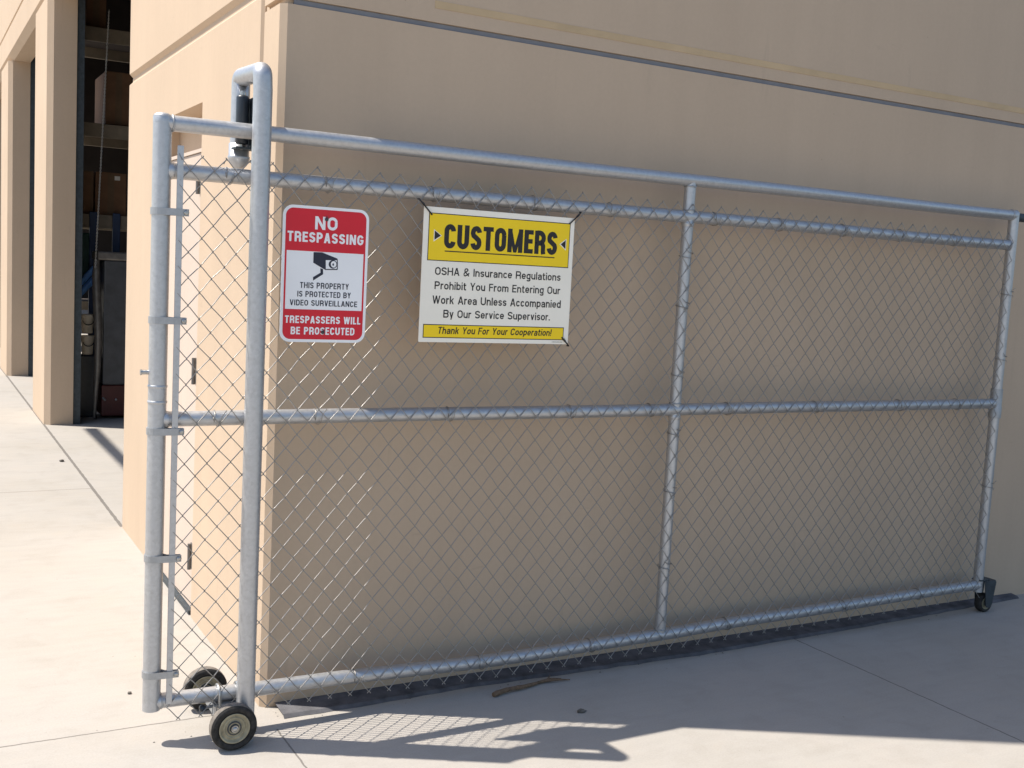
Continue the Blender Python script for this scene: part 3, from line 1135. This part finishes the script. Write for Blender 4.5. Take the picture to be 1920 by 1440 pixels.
flat(i4, [(c0[0] + .0098 * math.cos(R(a)), c0[1] + .0108 * math.sin(R(a))) for a in range(0, 360, 12)], yy - .0016)
i4.build('lens', MWHITE, icon)
i5 = MB()
c0 = zp(600, 622)
flat(i5, [(c0[0] + .0030 * math.cos(R(a)), c0[1] + .0040 * math.sin(R(a))) for a in range(40, 330, 15)], yy - .0019)
i5.build('lens_glint', MNAVY, icon)
for v in (.090, .925):
    m = MB()
    m.lathe([(0.0, -0.006), (0.004, -0.0055), (0.0062, -0.003), (0.0062, 0.0), (0.0, 0.0)], (su(.495), yy - .0008, sv(v)), 'Y', 16, False)
    m.tube([(su(.495), yy - .004, sv(v)), (su(.50), yy - .010, sv(v) + .006), (su(.485), yy - .008, sv(v) + .011)], 0.0013, 6)
    m.build('bolt', MGREY, s1)

# --- yellow and white sign
CX0, CX1, CZ0, CZ1 = 0.4725, 1.0900, 1.3350, 1.8080
s2 = empty('notice_sign', (0.793, SY, CZ0), 'wide yellow and white customers notice tied to the mesh with black zip ties', 'sign')
def cu_(u): return CX0 + u * (CX1 - CX0)
def cv(v): return CZ1 - v * (CZ1 - CZ0)
m = MB(); plate(m, rounded(CX0, CX1, CZ0, CZ1, 0.003, 3), SY, SY - 0.004); m.build('sign_plate', MCREAM, s2)
yy = SY - 0.004
blk, yel = MB(), MB()
def rect(u0, u1, v0, v1): return [(cu_(u0), cv(v1)), (cu_(u1), cv(v1)), (cu_(u1), cv(v0)), (cu_(u0), cv(v0))]
for (u0, u1, v0, v1) in ((.031, .972, .043, .394), (.024, .966, .866, .968)):
    flat(blk, rect(u0, u1, v0, v1), yy - .0004)
    ex, ez = .0030 / (CX1 - CX0), .0030 / (CZ1 - CZ0)
    flat(yel, rect(u0 + ex, u1 - ex, v0 + ez, v1 - ez), yy - .0007)
yel.build('yellow_field', MYEL, s2)
add_text(blk, 'CUSTOMERS', cu_(.131), cu_(.884), cv(.118), cv(.298), yy - .0011, .215, .065)
flat(blk, rect(.138, .870, .315, .323), yy - .0011)
add_text(blk, 'OSHA & Insurance Regulations', cu_(.084), cu_(.922), cv(.440), cv(.498), yy - .0005, .162, .075)
add_text(blk, 'Prohibit You From Entering Our', cu_(.085), cu_(.924), cv(.546), cv(.604), yy - .0005, .162, .075)
add_text(blk, 'Work Area Unless Accompanied', cu_(.075), cu_(.934), cv(.652), cv(.712), yy - .0005, .162, .075)
add_text(blk, 'By Our Service Supervisor.', cu_(.148), cu_(.862), cv(.756), cv(.814), yy - .0005, .162, .075)
add_text(blk, 'Thank You For Your Cooperation!', cu_(.115), cu_(.875), cv(.884), cv(.936), yy - .0011, .165, .075, .16)
for i in range(12):
    flat(blk, rect(.886 + i * .0062, .886 + i * .0062 + (.0048 if i % 4 else .0035), .981, .9855), yy - .0005)
tri_o = [(.0655, .163), (.0655, .254), (.116, .2075)]
tri_i = [(.070, .172), (.070, .241), (.1095, .2075)]
tri2_o = [(.9475, .165), (.9475, .258), (.900, .211)]
tri2_i = [(.943, .176), (.943, .246), (.909, .211)]
for to, ti in ((tri_o, tri_i), (tri2_o, tri2_i)):
    tw = MB()
    flat(tw, [(cu_(u), cv(v)) for u, v in to], yy - .0010)
    ar = tw.build('arrow', MCREAM, s2)
    tw = MB()
    flat(tw, [(cu_(u), cv(v)) for u, v in ti], yy - .0014)
    tw.build('arrow_fill', MBLK, ar)
blk.build('black_lettering', MBLK, s2)
for a, c in (((-.036, -.048), (.046, .058)), ((1.040, -.050), (.962, .046)), ((.955, .948), (1.004, 1.012))):
    m = MB()
    p0 = Vector((cu_(a[0]), yy - .001, cv(a[1]))); p1 = Vector((cu_(c[0]), yy - .001, cv(c[1])))
    mid = (p0 + p1) / 2 + Vector((0, -0.004, 0))
    back = Vector((0, 0.009, 0))
    m.tube([p1 + back, p1 + Vector((0, -.003, 0)), mid, p0 + Vector((0, -.002, 0)), p0 + back], 0.0027, 8)
    h = p0.lerp(p1, .30) + Vector((0, -.004, 0))
    m.tube([h - (p1 - p0).normalized() * .006, h + (p1 - p0).normalized() * .006], 0.0042, 6)
    m.build('zip_tie', MTIE, s2)

# ------------------------------------------------------------------ bits on the ground
def blob(c, r, sx=1, sy=1, sz=.6):
    bm = bmesh.new()
    bmesh.ops.create_icosphere(bm, subdivisions=2, radius=r)
    for v in bm.verts:
        k = 1 + random.uniform(-.22, .22)
        v.co = Vector((c[0] + v.co.x * sx * k, c[1] + v.co.y * sy * k, c[2] + v.co.z * sz * k))
    mb = MB(); mb.from_bm(bm); return mb
tag(blob((1.067, -.458, .004), .014, 1.3, 1.0, .5).build('pebble', MSTONE, None, (1.067, -.458, 0)), 'small dark pebble on the shaded concrete in front of the stick', 'pebble', 'pebbles on the concrete')
tag(blob((-.396, .301, .004), .0075).build('pebble', MSTONE, None, (-.396, .301, 0)), 'tiny dark pebble on sunlit concrete left of the gate end', 'pebble', 'pebbles on the concrete')
tag(blob((-.07, 5.0, .008), .017).build('pebble', MSTONE, None, (-.07, 5.0, 0)), 'dark pebble on sunlit concrete outside the open doorway', 'pebble', 'pebbles on the concrete')
m = MB()
pts, rr = [], []
for i in range(15):
    t = i / 14
    pts.append((.827 + .285 * t, -.218 + .06 * t + .004 * math.sin(t * 9), .011 + .004 * math.sin(t * 5)))
    rr.append(.0105 * (1 - .55 * t) * random.uniform(.85, 1.1))
m.tube(pts, rr, 9)
m.tube([(1.05, -.170, .010), (1.11, -.158, .012), (1.16, -.163, .008)], [.006, .005, .002], 7)
m.tube([(1.08, -.166, .010), (1.13, -.176, .012), (1.19, -.180, .006)], [.005, .004, .002], 7)
m.tube([(1.10, -.156, .010), (1.125, -.135, .016)], [.004, .0015], 6)
tag(m.build('broken_stick', MWOOD, None, (.97, -.19, 0)), 'brown broken stick lying on shaded concrete below the gate', 'stick')

# litter along the foot of the wall
m = MB()
for i in range(90):
    x = random.uniform(-.45, 3.9); y = random.uniform(-.16, -.02) if x > 0 else random.uniform(-.3, .1)
    s = random.uniform(.0012, .0036)
    z0 = .012 if (x > 0 and y > -.1) else .001
    a = random.uniform(0, 6.28)
    ca, sa = math.cos(a) * s, math.sin(a) * s
    m.add([(x + ca * 1.8, y + sa * 1.8, z0), (x - sa, y + ca, z0), (x - ca * 1.8, y - sa * 1.8, z0), (x + sa, y - ca, z0), (x, y, z0 + s * .8)],
          [(0, 1, 4), (1, 2, 4), (2, 3, 4), (3, 0, 4)])
tag(m.build('grit', MSTONE), 'scattered grit and leaf crumbs along the foot of the wall', 'grit', kind='stuff')

# ------------------------------------------------------------------ inside the warehouse
def cbox(name, mat, x0, x1, y0, y1, z0, z1, label, cat, group=None, lab=None):
    o = empty(name, ((x0 + x1) / 2, (y0 + y1) / 2, z0), label, cat, group)
    mb = MB(); mb.box(x0, x1, y0, y1, z0, z1, .006); mb.build('carton', mat, o)
    mb = MB(); mb.box((x0 + x1) / 2 - .03, (x0 + x1) / 2 + .03, y0 - .0015, y0 - .0004, z0 + .012, z1 - .012); mb.build('tape', MCARD2 if mat is MCARD else MCARD, o)
    if lab:
        mb = MB(); mb.box(lab[0], lab[1], y0 - .004, y0 - .002, lab[2], lab[3]); mb.build('paper_label', MLABEL, o)
    return o
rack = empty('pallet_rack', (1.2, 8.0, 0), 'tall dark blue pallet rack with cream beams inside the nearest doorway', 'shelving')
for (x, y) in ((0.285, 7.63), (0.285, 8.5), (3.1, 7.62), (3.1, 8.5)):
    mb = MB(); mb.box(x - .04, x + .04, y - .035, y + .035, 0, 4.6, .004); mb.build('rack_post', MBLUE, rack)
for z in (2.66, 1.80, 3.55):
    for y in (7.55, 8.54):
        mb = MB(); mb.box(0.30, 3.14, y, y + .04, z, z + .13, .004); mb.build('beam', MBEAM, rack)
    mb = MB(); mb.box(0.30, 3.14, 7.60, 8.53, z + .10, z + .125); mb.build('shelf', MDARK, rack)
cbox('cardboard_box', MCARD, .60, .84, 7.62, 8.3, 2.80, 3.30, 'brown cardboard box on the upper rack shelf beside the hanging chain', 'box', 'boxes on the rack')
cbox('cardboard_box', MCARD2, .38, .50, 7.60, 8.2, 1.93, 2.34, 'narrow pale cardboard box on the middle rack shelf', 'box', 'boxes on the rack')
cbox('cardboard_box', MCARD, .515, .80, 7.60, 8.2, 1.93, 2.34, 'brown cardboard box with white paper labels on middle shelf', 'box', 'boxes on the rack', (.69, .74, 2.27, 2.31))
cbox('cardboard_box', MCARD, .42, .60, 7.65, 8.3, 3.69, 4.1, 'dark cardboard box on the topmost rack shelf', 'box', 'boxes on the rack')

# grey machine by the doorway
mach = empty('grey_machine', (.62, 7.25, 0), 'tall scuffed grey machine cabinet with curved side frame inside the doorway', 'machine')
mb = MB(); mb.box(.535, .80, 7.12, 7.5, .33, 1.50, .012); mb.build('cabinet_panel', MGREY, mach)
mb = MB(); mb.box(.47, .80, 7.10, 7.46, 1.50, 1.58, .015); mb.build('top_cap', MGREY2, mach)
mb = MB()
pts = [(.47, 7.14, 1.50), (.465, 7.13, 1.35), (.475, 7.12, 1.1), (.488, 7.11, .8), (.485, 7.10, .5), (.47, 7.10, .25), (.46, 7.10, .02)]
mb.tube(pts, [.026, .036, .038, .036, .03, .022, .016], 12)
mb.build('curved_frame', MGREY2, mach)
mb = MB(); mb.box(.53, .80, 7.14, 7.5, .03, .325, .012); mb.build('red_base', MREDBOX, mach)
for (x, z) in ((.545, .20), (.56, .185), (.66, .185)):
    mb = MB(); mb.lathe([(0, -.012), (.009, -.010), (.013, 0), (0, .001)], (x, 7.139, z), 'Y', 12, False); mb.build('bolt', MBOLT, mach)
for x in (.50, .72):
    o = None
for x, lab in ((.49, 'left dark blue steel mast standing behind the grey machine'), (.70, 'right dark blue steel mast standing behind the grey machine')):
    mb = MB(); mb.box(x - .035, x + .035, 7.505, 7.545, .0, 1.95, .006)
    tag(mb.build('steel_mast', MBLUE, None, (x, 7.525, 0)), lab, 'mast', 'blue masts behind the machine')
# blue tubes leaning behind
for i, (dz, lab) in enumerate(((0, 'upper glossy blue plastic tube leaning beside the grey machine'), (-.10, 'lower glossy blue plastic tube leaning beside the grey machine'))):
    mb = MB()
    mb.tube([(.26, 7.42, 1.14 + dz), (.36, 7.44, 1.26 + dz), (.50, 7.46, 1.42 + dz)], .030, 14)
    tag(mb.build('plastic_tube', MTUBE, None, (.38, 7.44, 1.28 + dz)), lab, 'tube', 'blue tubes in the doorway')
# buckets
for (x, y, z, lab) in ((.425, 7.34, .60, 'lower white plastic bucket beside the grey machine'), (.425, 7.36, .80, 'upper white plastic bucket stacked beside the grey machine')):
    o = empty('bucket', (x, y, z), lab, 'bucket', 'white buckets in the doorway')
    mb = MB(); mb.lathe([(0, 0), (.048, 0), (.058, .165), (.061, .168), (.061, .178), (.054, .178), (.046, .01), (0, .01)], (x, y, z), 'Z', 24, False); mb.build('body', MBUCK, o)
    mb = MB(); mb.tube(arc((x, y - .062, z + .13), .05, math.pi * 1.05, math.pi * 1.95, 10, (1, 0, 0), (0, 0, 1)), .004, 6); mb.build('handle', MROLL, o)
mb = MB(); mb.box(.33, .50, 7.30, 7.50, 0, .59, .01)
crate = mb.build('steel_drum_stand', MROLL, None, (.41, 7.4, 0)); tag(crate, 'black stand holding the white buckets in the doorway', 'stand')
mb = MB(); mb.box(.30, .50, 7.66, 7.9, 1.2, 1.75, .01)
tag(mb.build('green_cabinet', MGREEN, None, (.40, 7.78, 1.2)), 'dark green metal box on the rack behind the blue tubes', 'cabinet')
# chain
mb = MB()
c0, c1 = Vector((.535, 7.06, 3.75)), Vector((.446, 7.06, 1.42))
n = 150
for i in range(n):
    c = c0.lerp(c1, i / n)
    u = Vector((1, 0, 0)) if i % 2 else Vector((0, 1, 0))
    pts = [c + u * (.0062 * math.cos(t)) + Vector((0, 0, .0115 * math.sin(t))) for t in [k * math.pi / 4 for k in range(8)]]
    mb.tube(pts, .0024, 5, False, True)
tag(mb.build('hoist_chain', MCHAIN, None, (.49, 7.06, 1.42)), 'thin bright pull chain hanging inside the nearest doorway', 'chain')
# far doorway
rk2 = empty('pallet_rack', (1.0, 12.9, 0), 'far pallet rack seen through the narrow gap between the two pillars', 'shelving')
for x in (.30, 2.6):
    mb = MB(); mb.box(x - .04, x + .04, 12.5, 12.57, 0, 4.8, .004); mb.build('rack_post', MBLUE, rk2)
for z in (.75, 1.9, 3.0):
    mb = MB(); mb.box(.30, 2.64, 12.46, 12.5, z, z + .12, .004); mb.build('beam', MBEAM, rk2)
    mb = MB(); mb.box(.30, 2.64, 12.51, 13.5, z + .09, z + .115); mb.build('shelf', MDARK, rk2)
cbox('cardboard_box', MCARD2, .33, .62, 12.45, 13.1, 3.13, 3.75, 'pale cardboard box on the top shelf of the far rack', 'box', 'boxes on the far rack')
cbox('cardboard_box', MCARD, .34, .66, 12.52, 13.1, 2.03, 2.55, 'brown cardboard box on the middle shelf of the far rack', 'box', 'boxes on the far rack')
cbox('cardboard_box', MCARD, .34, .60, 12.52, 13.1, .88, 1.30, 'brown cardboard box on the lowest shelf of the far rack', 'box', 'boxes on the far rack')
cbox('cardboard_box', MCARD2, .34, .50, 12.40, 12.8, 0.01, .55, 'pale cardboard box on the floor under the far rack', 'box', 'boxes on the far rack')
